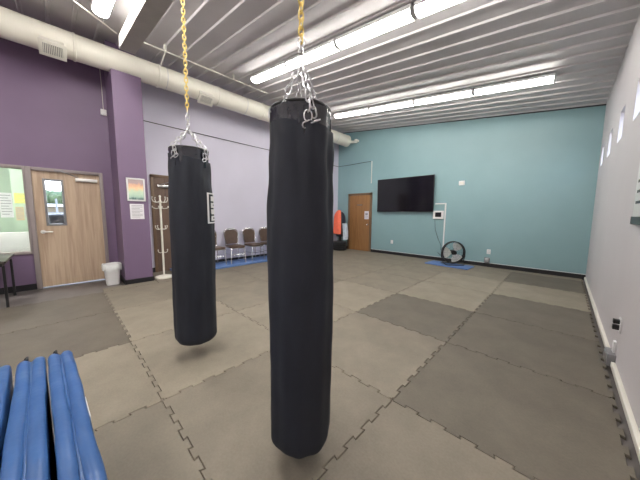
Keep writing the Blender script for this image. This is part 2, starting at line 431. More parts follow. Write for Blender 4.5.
sheet('notice', RX, -9.10, 1.25, -8.90, 1.84, 'paper', 'tall white sheet on the far green wall behind the sidelight', 'notice', 8)
sheet('notice', RX, -9.40, 1.45, -9.13, 1.80, 'greypaper', 'dark printed sheet on the far green wall behind the sidelight', 'notice', 4)

# outdoors seen through the door lite
struct(B(-60, -50, -0.12, -0.3, 40, -0.05).box(W+0.16, -50, -0.12, 60, 40, -0.05).build('ground', 'asphalt'))
b = thing('storage_building', 'long low tan building seen through the glass of the oak door', 'building', (-19, -8.4, -0.05))
B(-3, -7, 0, 0, 7, 1.80).build('building_wall', 'tanwall', b); B(-3.2, -7.2, 1.80, 0.25, 7.2, 1.98).build('building_roof', 'beam', b)
B(0, -0.9, 0.6, 0.05, 0.5, 1.4).build('building_window', 'grey', b)
def tree(x, y, h, label):
    o = thing('shade_tree', label, 'tree', (x, y, -0.05))
    MB().tube([(0, 0, 0), (0.05, 0, h*0.3), (0, 0.05, h*0.6)], [0.16, 0.12, 0.08], 8).build('trunk', 'bark', o)
    m = MB()
    rnd = random.Random(int(h*100+x*7+y*13))
    for k in range(16):
        c = Vector((rnd.uniform(-1, 1)*h*0.25, rnd.uniform(-1, 1)*h*0.3, h*rnd.uniform(0.5, 0.85))); r_ = h*rnd.uniform(0.15, 0.24)
        vs = bmesh.ops.create_icosphere(m.bm, subdivisions=2, radius=r_)['verts']
        for v in vs: v.co = v.co*(1+rnd.uniform(-.12, .12))+c
    m.build('crown', 'leaf', o)
tree(-27, -8.4, 3.35, 'green tree rising behind the tan building outside the oak door')
cc = thing('parked_car', 'dark car parked outside the glass of the oak door', 'car', (-4.6, -8.0, -0.05))
sec = [(-2.1, 0.35), (-2.1, 0.75), (-1.2, 0.92), (-0.6, 1.36), (0.7, 1.40), (1.5, 0.98), (2.1, 0.90), (2.1, 0.35)]
MB().prism([(y_, z_) for y_, z_ in sec], 'x', -0.8, 0.8).build('car_body', 'carpaint', cc, sharp=20)
MB().prism([(-1.0, 0.97), (-0.52, 1.30), (0.62, 1.34), (1.25, 1.0)], 'x', -0.812, 0.812).build('car_window', 'screen', cc)
for sx in (-0.8, 0.8):
    for sy in (-1.35, 1.35):
        MB().lathe([(0.001, -0.09), (0.31, -0.09), (0.33, -0.06), (0.33, 0.06), (0.31, 0.09), (0.001, 0.09)], 20).xf(Matrix.Translation((sx, sy, 0.33)) @ Matrix.Rotation(PI/2, 4, 'Y')).build('wheel', 'black', cc)
tag(MB().tube([(-7.5, -8.19, -0.05), (-7.5, -8.19, 1.9)], 0.03, 8).build('sign_post', 'grey'), 'thin dark post outside behind the glass of the oak door', 'post')

# ------------------------------------------------------------------ door 2 (amber, in teal wall) and door 3 (brown, in lavender wall)
d = thing('door_2', 'amber wood door in the teal wall', None, (0.66, 0, 0), kind='structure')
f = MB(); f.box(-0.085, -0.04, FZ, 0, 0, 2.21, .006).box(0.93, -0.04, FZ, 1.015, 0, 2.21, .006).box(-0.085, -0.04, 2.13, 1.015, 0, 2.21, .006); f.build('door_frame', 'brownframe', d)
B(0.003, -0.022, 0, 0.927, -0.001, 2.127).build('door_leaf', 'oak2', d)
m = MB().tube([(0.86, -0.02, 1.02), (0.86, -0.035, 1.02)], 0.03, 18); m.lathe([(0.012, 0), (0.014, 0.02), (0.028, 0.035), (0.030, 0.05), (0.02, 0.062), (0.001, 0.065)], 18).xf(Matrix.Identity(4))
bmesh.ops.transform(m.bm, matrix=Matrix.Translation((0.86, -0.03, 1.02)) @ Matrix.Rotation(PI/2, 4, 'X'), verts=[v for v in m.bm.verts if v.co.z < 0.2])
m.build('door_knob', 'chrome', d)
pl = B(0.34, -0.028, 1.735, 0.60, -0.021, 1.79).build('door_plaque', 'brownframe', d)
m = MB()
for i in range(5): m.box(0.36+i*0.045, -0.0295, 1.753, 0.39+i*0.045, -0.0275, 1.772)
m.build('plaque_letters', 'ink', pl)
sh = B(0.70, -0.026, 1.22, 0.89, -0.0215, 1.52).build('door_sign', 'paper', d)
m = MB()
for z in (1.26, 1.29, 1.32, 1.345, 1.47): m.box(0.72, -0.0275, z, 0.865, -0.0258, z+0.007)
m.box(0.735, -0.0275, 1.375, 0.85, -0.0258, 1.45); m.build('sign_print', 'ink', sh)

d = thing('door_3', 'dark brown door in the lavender wall behind the coat stand', None, (0, -6.64, 0), kind='structure')
f = MB(); f.box(0, 0, FZ, 0.035, 0.06, 2.27, .005).box(0, 1.02, FZ, 0.035, 1.08, 2.27, .005).box(0, 0, 2.21, 0.035, 1.08, 2.27, .005); f.build('door_frame', 'brownframe', d)
B(0.001, 0.06, 0, 0.02, 1.02, 2.21).build('door_leaf', 'brown', d)
c = B(0.02, 0.12, 1.985, 0.08, 0.42, 2.045, bev=.006).build('door_closer', 'chrome', d)
MB().tube([(0.06, 0.2, 2.05), (0.12, 0.35, 2.11), (0.06, 0.52, 2.16)], 0.008, 8).build('closer_arm', 'grey', c)
MB().tube([(0.02, 0.95, 1.0), (0.07, 0.95, 1.0), (0.075, 0.86, 1.0)], 0.01, 8).build('lever_handle', 'chrome', d)

# ------------------------------------------------------------------ rubber floor mats, interlocking
GX, GY, GS = 6.009, -6.442, 1.2245
TP = GS/13.5
def seam(p0, p1, flat=False):
    """shared zig-zag polyline between two grid corners"""
    p0 = Vector(p0); p1 = Vector(p1); L = (p1-p0).length; d = (p1-p0)/L; n = Vector((-d.y, d.x))
    if flat: return [p0]
    k = max(1, int(L/TP)); off = (L-k*TP)/2; out = [p0]
    h = 0.0125
    out.append(p0+d*(off*0.55))
    for i in range(k):
        s = h if i % 2 else -h
        a = off+i*TP
        out += [p0+d*(a+0.012)+n*s*0.9, p0+d*(a+0.004)+n*s, p0+d*(a+TP-0.004)+n*s] if False else [p0+d*(a-0.004*(1 if i % 2 else 1))+n*s, p0+d*(a+TP+0.004)+n*s]
    out.append(p1-d*(off*0.55))
    return out
def mat_mesh(name, x0, y0, x1, y1, mt, flats):
    # edges given in world coordinates so neighbours share the same zig-zag
    def e(a, b, fl):
        s = seam(a, b, fl)
        return s
    bot = e((x0, y0), (x1, y0), flats[0]); right = e((x1, y0), (x1, y1), flats[1])
    topf = e((x0, y1), (x1, y1), flats[2]); leftf = e((x0, y0), (x0, y1), flats[3])
    # reverse the far/left ones
    def rev(s, end): return [Vector(end)]+list(reversed(s[1:]))
    loop = bot+right+rev(topf, (x1, y1))+rev(leftf, (x0, y1))
    c = Vector(((x0+x1)/2, (y0+y1)/2))
    bm = bmesh.new()
    P2 = [Vector((p.x-c.x, p.y-c.y)) for p in loop]; n = len(P2)
    def offset(d):
        out = []
        for i in range(n):
            a, b, q = P2[i-1], P2[i], P2[(i+1) % n]
            e1 = (b-a).normalized(); e2 = (q-b).normalized()
            n1 = Vector((-e1.y, e1.x)); n2 = Vector((-e2.y, e2.x)); k = n1+n2
            out.append(b+k*(d/max(0.35, 1+n1.dot(n2))))
        return out
    lo = [bm.verts.new((p.x, p.y, -0.0195)) for p in offset(0.0016)]
    mid = [bm.verts.new((p.x, p.y, -0.005)) for p in offset(0.0016)]
    hi = [bm.verts.new((p.x, p.y, 0)) for p in offset(0.0046)]
    for A, Bq in ((lo, mid), (mid, hi)):
        for i in range(n): bm.faces.new((A[i], A[(i+1) % n], Bq[(i+1) % n], Bq[i]))
    bm.faces.new(hi)
    me = bpy.data.meshes.new(name); bm.to_mesh(me); bm.free(); me.materials.append(M[mt])
    o = bpy.data.objects.new(name, me); COL.objects.link(o); o.location = (c.x, c.y, 0)
    return o
ORD = ['', 'first', 'second', 'third', 'fourth', 'fifth', 'sixth', 'seventh', 'eighth', 'ninth']
tone = {}
# (column from the right wall, row from the teal wall) -> tone read off the photo
for k in [(1, 2), (1, 4), (1, 5), (1, 6), (2, 5), (1, 3), (4, 8), (5, 8), (5, 9), (4, 9)]: tone[k] = 'mat_dark'
for k in [(1, 3), (2, 4), (3, 5), (2, 3), (3, 6), (3, 7), (4, 7), (3, 8)]: tone[k] = 'mat_light'
gname = {'mat_dark': 'dark taupe', 'mat_mid': 'taupe', 'mat_light': 'light taupe'}
for c in range(1, 6):
    x1 = GX+GS*(2-c); x0 = x1-GS
    for r in range(1, 10):
        y1 = GY+GS*(7-r); y0 = y1-GS
        if r == 1: y1 = -0.02
        t = tone.get((c, r), 'mat_mid')
        colw = 'along the white wall' if c == 1 else '%s column from white wall' % ORD[c]
        o = mat_mesh('rubber_mat', x0, y0, x1, y1, t, (False, False, r == 1, False))
        tag(o, '%s interlocking mat, %s, %s row from teal wall' % (gname[t], colw, ORD[r]), 'floor mat', 'interlocking rubber mats on the floor')
# cut strips along the lavender wall
for r in range(1, 6):
    y1 = GY+GS*(7-r); y0 = y1-GS
    if r == 1: y1 = -0.02
    o = mat_mesh('rubber_mat', 0.02, y0, GX-4*GS, y1, 'mat_mid', (False, False, r == 1, True))
    tag(o, 'narrow cut taupe rubber mat along lavender wall, %s row from teal wall' % ORD[r], 'floor mat', 'interlocking rubber mats on the floor')
y1 = GY+GS
o = mat_mesh('rubber_mat', 0.02, GY-0.38, GX-4*GS, y1, 'mat_mid', (True, False, False, True))
tag(o, 'narrow cut taupe rubber mat under the white coat stand', 'floor mat', 'interlocking rubber mats on the floor')
o = mat_mesh('rubber_mat', 0.84, GY-GS, GX-4*GS, GY-0.385, 'mat_mid', (True, False, True, True))
tag(o, 'small cut taupe rubber mat strip at the foot of the purple pillar', 'floor mat', 'interlocking rubber mats on the floor')

# ------------------------------------------------------------------ ceiling lights
def light_fixture(x0, yc, label, L=1.215):
    xm = x0+L/2; z = ceil(xm)-0.035
    o = thing('ceiling_light', label, 'ceiling light', (xm, yc, z), group='fluorescent ceiling lights')
    rot = Matrix.Rotation(-math.atan(SL), 4, 'Y'); h = L/2
    B(-h, -0.105, -0.050, h, 0.105, 0.0, bev=.004).xf(rot).build('lamp_housing', 'white', o)
    m = MB(); pr = [(-0.095, -0.046), (-0.095, -0.060), (-0.068, -0.098), (-0.025, -0.110), (0.025, -0.110), (0.068, -0.098), (0.095, -0.060), (0.095, -0.046)]
    m.prism(pr, 'x', -h+0.012, h-0.012).xf(rot).build('diffuser', 'tubelight', o)
    pr2 = [(a*1.06, b*1.03) for a, b in pr]
    MB().prism(pr2, 'x', -h, -h+0.012).xf(rot).build('end_cap', 'white', o)
    MB().prism(pr2, 'x', h-0.012, h).xf(rot).build('end_cap', 'white', o)
    return o
XS = [1.62, 2.86, 4.10, 5.345]
LROW = [(-2.05, 'in the row nearest the teal wall'), (-4.87, 'in the middle row above the near bag'), (-7.49, 'in the row beside the cream beam'), (-10.05, 'in the added unseen row behind the camera')]  # last row is out of view, added to brighten the near side
CN = ['first from the lavender side', 'second from the lavender side', 'third from the lavender side', 'last, nearest white wall']
for yy, lab in LROW:
    for i, xx in enumerate(XS):
        light_fixture(xx, yy, 'lit ceiling light %s, %s' % (lab, CN[i]))

# ------------------------------------------------------------------ air duct
DX, DZ, DR = 0.65, 4.18, 0.205
d = thing('air_duct', 'round cream air duct running under the ceiling above the purple and lavender walls', 'air duct', (DX, 0, DZ))
m = MB(); rr = []
pr = [(DR, YB+0.0)]
yy = YB
seg = 40
stations = []
y_ = YB
while y_ < -0.5:
    stations += [(y_, DR)]
    for j in (y_+1.2,):
        if j < -0.5: stations += [(j-0.02, DR), (j-0.012, DR+0.012), (j+0.012, DR+0.012), (j+0.02, DR)]
    y_ += 1.22
stations += [(-0.32, DR)]
for (q, r_) in stations: rr.append(m.ring([(r_*math.cos(2*PI*k/seg), q, r_*math.sin(2*PI*k/seg)) for k in range(seg)]))
m.skin(rr, True, True, True).build('duct_tube', 'duct', d)
m = MB(); m.tube([(0, -0.335, 0), (0, -0.30, 0)], DR+0.008, 40); m.build('end_cap', 'duct', d)
m = MB(); m.tube([(0.10, -0.30, -0.03), (0.12, -0.18, -0.03), (0.20, -0.12, -0.03), (0.30, -0.12, -0.03)], 0.05, 14).tube([(0.30, -0.12, -0.08), (0.30, -0.12, 0.04)], 0.062, 14).tube([(0.30, -0.12, -0.03), (0.42, -0.12, -0.03)], 0.04, 14)
m.build('pipe_elbow', 'offwhite', d)
for q in (-9.3, -6.4, -4.6, -2.8, -1.0):
    m = MB(); m.torus((0, q, 0), (0, 1, 0), DR+0.006, 0.006, 40, 6); m.tube([(0, q, DR), (0, q, ceil(DX)-DZ-0.02)], 0.006, 6); m.build('hanger_strap', 'steel', d)
def register(yc, wy):
    # supply register set on the room side of the duct, facing out and a little down
    o = thing('vent_register', None, None); o.parent = d; o.location = (0, yc, 0)
    return o
for yc, wy in ((-8.02, 0.31), (-5.64, 0.33)):
    rt = Matrix.Rotation(R(52), 4, 'Y')
    m = MB(); m.box(DR-0.06, yc-wy/2+.02, -0.10, DR+0.085, yc+wy/2-.02, 0.10).box(DR+0.085, yc-wy/2-.0, -0.125, DR+0.097, yc+wy/2+.0, 0.125, .003)
    g = m.xf(rt).build('vent_register', 'offwhite', d)
    m = MB(); m.box(DR+0.0965, yc-wy/2+.045, -0.075, DR+0.099, yc+wy/2-.045, 0.075)
    m.xf(rt).build('vent_opening', 'darkgrille', g)
    m = MB(); n = 11
    for i in range(n):
        q = yc-wy/2+.055+(wy-.11)*i/(n-1); m.box(DR+0.099, q-.005, -0.073, DR+0.105, q+.005, 0.073)
    m.xf(rt).build('vent_blades', 'offwhite', g)

# thin conduit under the ceiling, cable on walls
m = MB(); cx = 1.27; zc = ceil(cx)-0.12
m.tube([(2.35, -8.5, ceil(2.35)-0.12), (1.70, -7.79, ceil(1.7)-0.12), (1.19, -7.25, ceil(1.19)-0.12)], 0.010, 8).tube([(cx, -6.96, zc), (cx, -4.3, zc)], 0.012, 8)
for q in (-6.55, -5.2): m.box(cx-.015, q-.02, zc, cx+.015, q+.02, ceil(cx)-.002)
m.tube([(cx, -6.55, zc), (cx-0.02, -6.55, zc-0.03), (cx-0.3, -6.55, DZ+0.1)], 0.012, 8)
tag(m.build('hanging_conduit', 'offwhite'), 'thin white conduit under the ceiling beside the round duct', 'conduit')
m = MB(); pts = [(0.012, PY1+0.05, 3.42), (0.012, -5, 3.40), (0.012, -3, 3.385), (0.012, -1.4, 3.36), (0.014, -0.014, 3.34), (0.6, -0.012, 3.335), (1.2, -0.012, 3.345), (1.57, -0.012, 3.345)]
tag(m.tube(pts, 0.009, 8).build('hanging_cable', 'black'), 'black cable strung along the lavender wall onto the teal wall', 'cable')
tag(B(1.60, -0.018, 2.55, 1.625, 0, 3.35, bev=.003).build('wall_conduit', 'offwhite'), 'short vertical white conduit on the teal wall above the amber door', 'conduit')
o = thing('wall_detector', 'small white sensor box hanging on a wire at the purple pillar corner', 'sensor', (0.03, -7.37, 3.34))
B(-0.028, -0.045, 0, 0.03, 0.045, 0.11, bev=.008).build('sensor_box', 'white', o); MB().tube([(0, 0, 0.11), (0.0, 0, 0.5), (0.02, -0.01, 0.9)], 0.005, 6).build('wire', 'offwhite', o)

# ------------------------------------------------------------------ punching bags
def punching_bag(x, y, zb, zc, zt, r, label, seed, logo, ztop, tilt, aoff):
    o = thing('hanging_punching_bag', label, 'punching bag', (x, y, zb))
    rnd = random.Random(seed)
    H = zc-zb; ph = [rnd.uniform(0, 6.28) for _ in range(8)]
    def fold(a, z, rr):
        t = max(0, min(1, z/H)); top = max(0, (t-0.55)/0.45)
        k = rr/r if rr < r else 1
        v = 0.0022*math.sin(7*a+ph[0]+1.2*z)+0.0016*math.sin(11*a+ph[1]-2.1*z)+0.0020*math.sin(3*a+ph[2]+5*z)
        v += top*(0.0045*math.sin(5*a+ph[3]+3.3*z)+0.0035*math.sin(9*a+ph[4]-6*z))
        v += 0.0016*math.sin(26*z+4*a+ph[5])*(0.4+top)
        return v*k*1.5
    prof = [(0.001, 0.004)]
    rc = 0.085
    for i in range(1, 9):
        a = PI/2*i/8; prof.append((r*0.992-rc+rc*math.sin(a), rc-rc*math.cos(a)))
    prof.insert(1, ((r-rc)*0.6, 0.0005))
    n = 46
    for i in range(1, n+1):
        t = i/n; z = rc+(H-rc)*t
        prof.append((r*(0.992+0.018*math.sin(PI*min(1, t*1.1)) - 0.075*max(0, t-0.70)/0.30), z))
    top = prof[-1]
    prof += [(top[0]-0.006, H+0.002), (top[0]-0.012, H-0.004), (top[0]-0.014, H-0.05)]
    cm = MB().lathe(prof, 72, fn=fold, cap0=True, cap1=False)
    for v in cm.bm.verts:                       # the cloth hem hangs lower on one side
        t = max(0, (v.co.z/H-0.55)/0.45)
        v.co.z -= t*t*tilt*(v.co.x*0.717+v.co.y*0.697)/r
    cov = cm.build('cloth_cover', 'cover', o, sharp=60)
    if logo:
        # the framed column of block letters, curved onto the cloth
        a0, a1, z0, z1 = logo; m = MB()
        def patch(u0, u1, v0, v1, lift=0.006):
            n_ = max(2, int((u1-u0)*14)+1); rows = []
            for v in (v0, v1):
                row = []
                for i in range(n_+1):
                    a = a0+(a1-a0)*(u0+(u1-u0)*i/n_); z = z0+(z1-z0)*v
                    row.append((a, z))
                rows.append(row)
            for lf in (lift,):
                A = m.ring([((r*1.012+lf)*math.cos(a), (r*1.012+lf)*math.sin(a), z) for a, z in rows[0]]); Bv = m.ring([((r*1.012+lf)*math.cos(a), (r*1.012+lf)*math.sin(a), z) for a, z in rows[1]])
                m.skin([A, Bv], closed=False)
        patch(0, 0.10, 0, 1); patch(0.90, 1, 0, 1); patch(0.1, 0.9, 0.955, 1); patch(0.1, 0.9, 0, 0.045)
        for i in range(4):
            b0 = 0.085+i*0.215
            patch(0.22, 0.80, b0, b0+0.165) if i % 2 else (patch(0.22, 0.80, b0, b0+0.06), patch(0.22, 0.40, b0+0.06, b0+0.165), patch(0.40, 0.80, b0+0.115, b0+0.165))
        m.build('letter_panel', 'white', cov)
    # vinyl top of the bag itself
    rv = r*0.86; h0 = H-0.10; h1 = zt-zb
    pr = [(rv, h0), (rv*1.0, H+0.02), (rv*1.0, h1-0.03), (rv*1.02, h1-0.018), (rv*1.0, h1-0.004), (rv*0.93, h1), (rv*0.9, h1-0.01), (rv*0.55, h1+0.012), (0.001, h1+0.02)]
    body = MB().lathe(pr, 56, fn=lambda a, z, q: (0.004*math.sin(9*a+ph[6])+0.003*math.sin(17*a+ph[7]+20*z))*(q/rv if q < rv*0.9 else 1)).build('vinyl_body', 'vinyl', o, sharp=50)
    MB().torus((0, 0, h1-0.006), (0, 0, 1), rv*0.985, 0.008, 56, 8).build('top_rim', 'black', body)
    hub = ztop-zb            # where the four chains meet
    offs = R(aoff)
    for k in range(4):
        a = offs+k*PI/2; ca, sa = math.cos(a), math.sin(a)
        lug = Vector((ca*(rv+0.012), sa*(rv+0.012), H+0.015)); rim = Vector((ca*(rv*1.03+0.010), sa*(rv*1.03+0.010), h1+0.004)); up = Vector((ca*0.022, sa*0.022, hub))
        st = MB(); st.box(rv-0.004, -0.019, H-0.09, rv+0.010, 0.019, h1-0.03, .003).xf(Matrix.Rotation(a, 4, 'Z')); st.build('strap_tab', 'vinyl', body)
        if not logo and k:
            inn = Vector((ca*rv*0.60, sa*rv*0.60, h1+0.022))
            m = MB().link(inn, (ca, sa, 0.3), (-sa, ca, 0), 0.05, 0.036, 0.0032)
            m.chain([inn+Vector((0, 0, 0.01)), up], 0.040, 0.026, 0.0036)
            m.build('suspension_chain', 'steel', o)
            sp_ = MB().tube([inn+Vector((0, 0, -0.004)), (ca*rv*0.85, sa*rv*0.85, h1+0.012), (ca*(rv+0.010), sa*(rv+0.010), h1-0.01), (ca*(rv+0.012), sa*(rv+0.012), h1-0.05)], 0.006, 8)
            sp_.build('suspension_hook', 'steel', o)
            continue
        m = MB(); m.link(lug, (0, 0, 1), (-sa, ca, 0), 0.05, 0.036, 0.0032)
        m.chain([lug+Vector((0, 0, 0.02)), rim, up], 0.040, 0.026, 0.0036)
        if k in (0, 3):
            tail = Vector((-sa, ca, 0))
            m.chain([rim+tail*0.012-Vector((0, 0, 0.01)), lug+tail*0.035-Vector((0, 0, 0.02)), lug-tail*0.02-Vector((0, 0, 0.045))], 0.040, 0.026, 0.0036)
        m.build('suspension_chain', 'steel', o)
    m = MB(); m.torus((0, 0, hub+0.008), (0.6, 0.8, 0), 0.026, 0.005, 24, 8)
    m.build('gather_ring', 'steel', o)
    return o, hub+zb
BX1, BY1_, BX2, BY2_ = 5.846, -7.226, 4.295, -7.240
b1, h1 = punching_bag(BX1, BY1_, 0.098, 1.830, 1.925, 0.171, 'large black cloth-covered punching bag, the nearer of the two hanging bags', 3, None, 2.115, 0.014, -30)
b2, h2 = punching_bag(BX2, BY2_, 0.135, 1.905, 1.985, 0.190, 'black punching bag with a white lettered panel, hanging farther back beside the coat stand', 11, (R(22), R(88), 1.17, 1.455), 2.15, 0.035, 26)
def hang_chain(x, y, z0, zy, label, sw):
    zt = bbot(x)-0.005; yb = y
    o = thing('hanging_chain', label, 'chain', (x, y, z0))
    m = MB()
    if sw:
        m.link((0, 0, 0.035), (0, 0, 1), (1, 0.4, 0), 0.062, 0.022, 0.0036)
        m.tube([(0, 0, 0.06), (0, 0, 0.075), (0, 0, 0.10), (0, 0, zy-z0-0.03)], [0.013, 0.012, 0.007, 0.0055], 12)
        m.link((0, 0, zy-z0-0.018), (0, 0, 1), (0.4, -1, 0), 0.055, 0.03, 0.0036)
        m.link((0, 0, zy-z0+0.005), (0, 0, 1), (1, 0.4, 0), 0.05, 0.034, 0.0034)
    else:
        m.link((0, 0, 0.03), (0, 0, 1), (1, 0.4, 0), 0.06, 0.03, 0.004)
        m.chain([(0, 0, 0.045), (0, 0, zy-z0)], 0.045, 0.030, 0.004)
    m.build('steel_links', 'steel', o)
    MB().chain([(0, 0, zy-z0), (0, 0, zt-z0-0.02)], 0.036, 0.025, 0.0046).build('yellow_links', 'yellow', o)
    m = MB(); zz = zt-z0; yo = 0
    m.torus((0, 0, zz-0.012), (1, 0, 0), 0.018, 0.005, 20, 8).box(-0.035, -0.03, zz-0.001, 0.035, 0.05, zz+0.006)
    m.build('beam_hook', 'steel', o)
hang_chain(BX1, BY1_, h1+0.02, 2.245, 'yellow chain above the nearer punching bag, hooked to the cream beam', True)
hang_chain(BX2, BY2_, h2+0.02, 2.33, 'yellow chain above the farther lettered punching bag, hooked to the cream beam', False)

# ------------------------------------------------------------------ blue folded gym mats standing on edge
def gym_mat(xc, yc, rz, wid, label, h=0.61, strap=True):
    x0, x1, y0, y1 = xc-0.61, xc+0.61, yc-wid/2, yc+wid/2
    o = thing('folded_gym_mat', label, 'gym mat', (xc, yc, 0), R(rz), group='blue folded gym mats standing on edge')
    L = (x1-x0)/2; ht = (y1-y0)/2; ym = 0.0
    for s in (-1, 1):
        w0, w1 = (-ht, -0.002) if s < 0 else (0.002, ht)
        m = MB(); n = 40
        rnd = random.Random(int(y0*1000)+s)
        ph = [rnd.uniform(0, 6) for _ in range(4)]
        rings = []
        for i in range(n+1):
            x = -L+2*L*i/n; t = abs(x)/L
            pin = 0.005*max(0, (t-0.98)/0.02)
            sec = []
            K = 9; w = w1-w0; rr = 0.014
            wob = 0.0025*math.sin(9*x+ph[0])+0.0015*math.sin(23*x+ph[1])
            tz = h-pin+wob*0.6
            pts = [(w0+pin, 0.0+pin), (w0+pin, tz-rr)]
            for q in range(1, K): 
                a = PI*q/K
                pts.append((w0+w/2-math.cos(a)*(w/2-pin), tz-rr+math.sin(a)*rr*(1+0.12*math.sin(31*x+ph[2]))))
            pts += [(w1-pin, tz-rr), (w1-pin, 0.0+pin)]
            rings.append(m.ring([(x, py+wob*(0.6 if 0 < j < len(pts)-1 else 0), pz) for j, (py, pz) in enumerate(pts)]))
        m.skin(rings, True, True, True).build('mat_panel', 'bluemat', o, sharp=50)
    B(-L+0.02, -0.006, h-0.030, L-0.02, 0.006, h-0.012, bev=.003).build('fold_hinge', 'bluemat', o)
    if strap:
        for xs in (0.02,): B(xs-0.08, ht-0.002, h-0.17, xs+0.08, ht+0.003, h-0.02, bev=.001).build('hook_strip', 'white', o)
    m = MB(); m.tube([(-L-0.002, -ht*0.5, h-0.06), (-L-0.02, -ht*0.5, h-0.03), (-L-0.022, -ht*0.4, h-0.005), (-L-0.01, -ht*0.3, h+0.004), (-L+0.01, -ht*0.3, h-0.003)], 0.006, 8)
    m.build('strap_loop', 'black', o)
    return o
gym_mat(5.455, -8.143, 2.6, 0.100, 'blue folded gym mat on edge, first of the mats from the near punching bag')
gym_mat(5.440, -8.259, 1.9, 0.100, 'blue folded gym mat on edge, second of the mats from the near punching bag', strap=False)
gym_mat(5.435, -8.374, 2.3, 0.100, 'blue folded gym mat on edge, third of the mats from the near punching bag', strap=False)

# ------------------------------------------------------------------ stacking chairs along the lavender wall
def chair(loc, rz, label):
    o = thing('banquet_chair', label, 'chair', loc, rz, group='brown chairs along the lavender wall')
    # chair faces +x locally
    B(-0.20, -0.20, 0.415, 0.22, 0.20, 0.475, bev=0.022, seg=3).build('seat', 'seatbrown', o)
    MB().box(-0.19, -0.185, 0.40, 0.20, 0.185, 0.418).build('seat_frame', 'chrome', o)
    tilt = Matrix.Translation((-0.215, 0, 0.49)) @ Matrix.Rotation(R(-10), 4, 'Y')
    def outline(w, h0, h1, n=14):
        pts = [(-w*0.86, h0), (w*0.86, h0)]
        for i in range(n+1):
            a = PI*i/n; e = 0.62
            ca, sa = math.cos(a), math.sin(a)
            pts.append((math.copysign(abs(ca)**e, ca)*w, h1-0.16+abs(sa)**e*0.16))
        return pts
    m = MB(); m.prism(outline(0.185, 0.0, 0.405), 'x', -0.018, 0.022)
    bmesh.ops.bevel(m.bm, geom=[e for e in m.bm.edges], offset=0.008, segments=2, affect='EDGES')
    m.xf(tilt).build('backrest', 'seatbrown', o)
    ol = outline(0.20, -0.05, 0.43)
    m = MB(); m.tube([(0, a, b) for a, b in ol], 0.011, 8, loop=True); m.tube([(0.012, -0.055, 0.412), (0.022, -0.04, 0.402), (0.022, 0.04, 0.402), (0.012, 0.055, 0.412)], 0.012, 8)
    m.xf(tilt).build('back_frame', 'chrome', o)
    for s in (-1, 1):
        MB().tube([(0.19, s*0.185, 0.41), (0.205, s*0.19, 0.38), (0.225, s*0.205, 0.015), (0.225, s*0.205, 0.0)], [0.011, 0.011, 0.011, 0.015], 8).build('leg', 'chrome', o)
        MB().tube([(-0.215, s*0.185, 0.47), (-0.20, s*0.185, 0.40), (-0.235, s*0.20, 0.015), (-0.235, s*0.20, 0.0)], [0.011, 0.011, 0.011, 0.015], 8).build('leg', 'chrome', o)
    m = MB(); m.tube([(0.212, -0.195, 0.24), (0.212, 0.195, 0.24)], 0.008, 8)
    for s in (-1, 1): m.tube([(0.212, s*0.197, 0.24), (-0.215, s*0.193, 0.24)], 0.008, 8)
    m.build('stretcher', 'chrome', o)
    return o
MZ = 0.05
CX = 0.36
ch = chair((CX, -4.80, MZ), R(-4), 'brown stacking chair with chrome frame, second in the row from the lettered bag')
dup(ch, (CX, -5.38, MZ), R(3), 'brown stacking chair half hidden by the lettered bag, first in the wall row')
dup(ch, (CX, -4.21, MZ), R(2), 'brown stacking chair with chrome frame, third in the row from the lettered bag')
dup(ch, (CX, -3.67, MZ), R(-3), 'brown stacking chair partly hidden by the near bag, last visible in the row')
# blue mat under the chairs
o = thing('exercise_mat', 'long blue exercise mat under the row of brown chairs', 'mat', (0.37, -4.65, 0))
n = 5; L = 3.4
for i in range(n):
    a = -L/2+i*L/n
    B(-0.345, a+0.004, 0.0, 0.345, a+L/n-0.004, MZ, bev=0.012, seg=3).build('mat_panel', 'bluefoam', o)

# ------------------------------------------------------------------ coat stand
o = thing('coat_stand', 'white coat stand with hooks in front of the brown door', 'coat stand', (0.70, -6.63, 0))
MB().lathe([(0.001, 0), (0.17, 0), (0.175, 0.012), (0.165, 0.03), (0.08, 0.05), (0.03, 0.065), (0.001, 0.066)], 36).build('base', 'offwhite', o)
MB().lathe([(0.020, 0.05), (0.020, 1.60), (0.028, 1.61), (0.028, 1.64), (0.018, 1.66), (0.016, 1.72), (0.024, 1.735), (0.02, 1.755), (0.001, 1.765)], 20).build('pole', 'offwhite', o)
def hooks(z, n, rot, up, L_):
    for k in range(n):
        a = rot+2*PI*k/n; c, s = math.cos(a), math.sin(a)
        pr = [(0.018, 0), (L_*0.5, -0.015), (L_*0.85, 0.0), (L_, up*0.6), (L_*0.96, up)]
        m = MB().tube([(c*q, s*q, z+h) for q, h in pr], 0.0075, 8)
        vs = bmesh.ops.create_uvsphere(m.bm, u_segments=8, v_segments=6, radius=0.013)['verts']
        for v in vs: v.co += Vector((c*pr[-1][0], s*pr[-1][0], z+pr[-1][1]))
        m.build('hook', 'offwhite', o)
hooks(1.63, 4, R(20), 0.09, 0.17); hooks(1.50, 4, R(65), 0.03, 0.15); hooks(1.06, 4, R(20), 0.06, 0.13); hooks(0.56, 3, R(50), 0.05, 0.10)

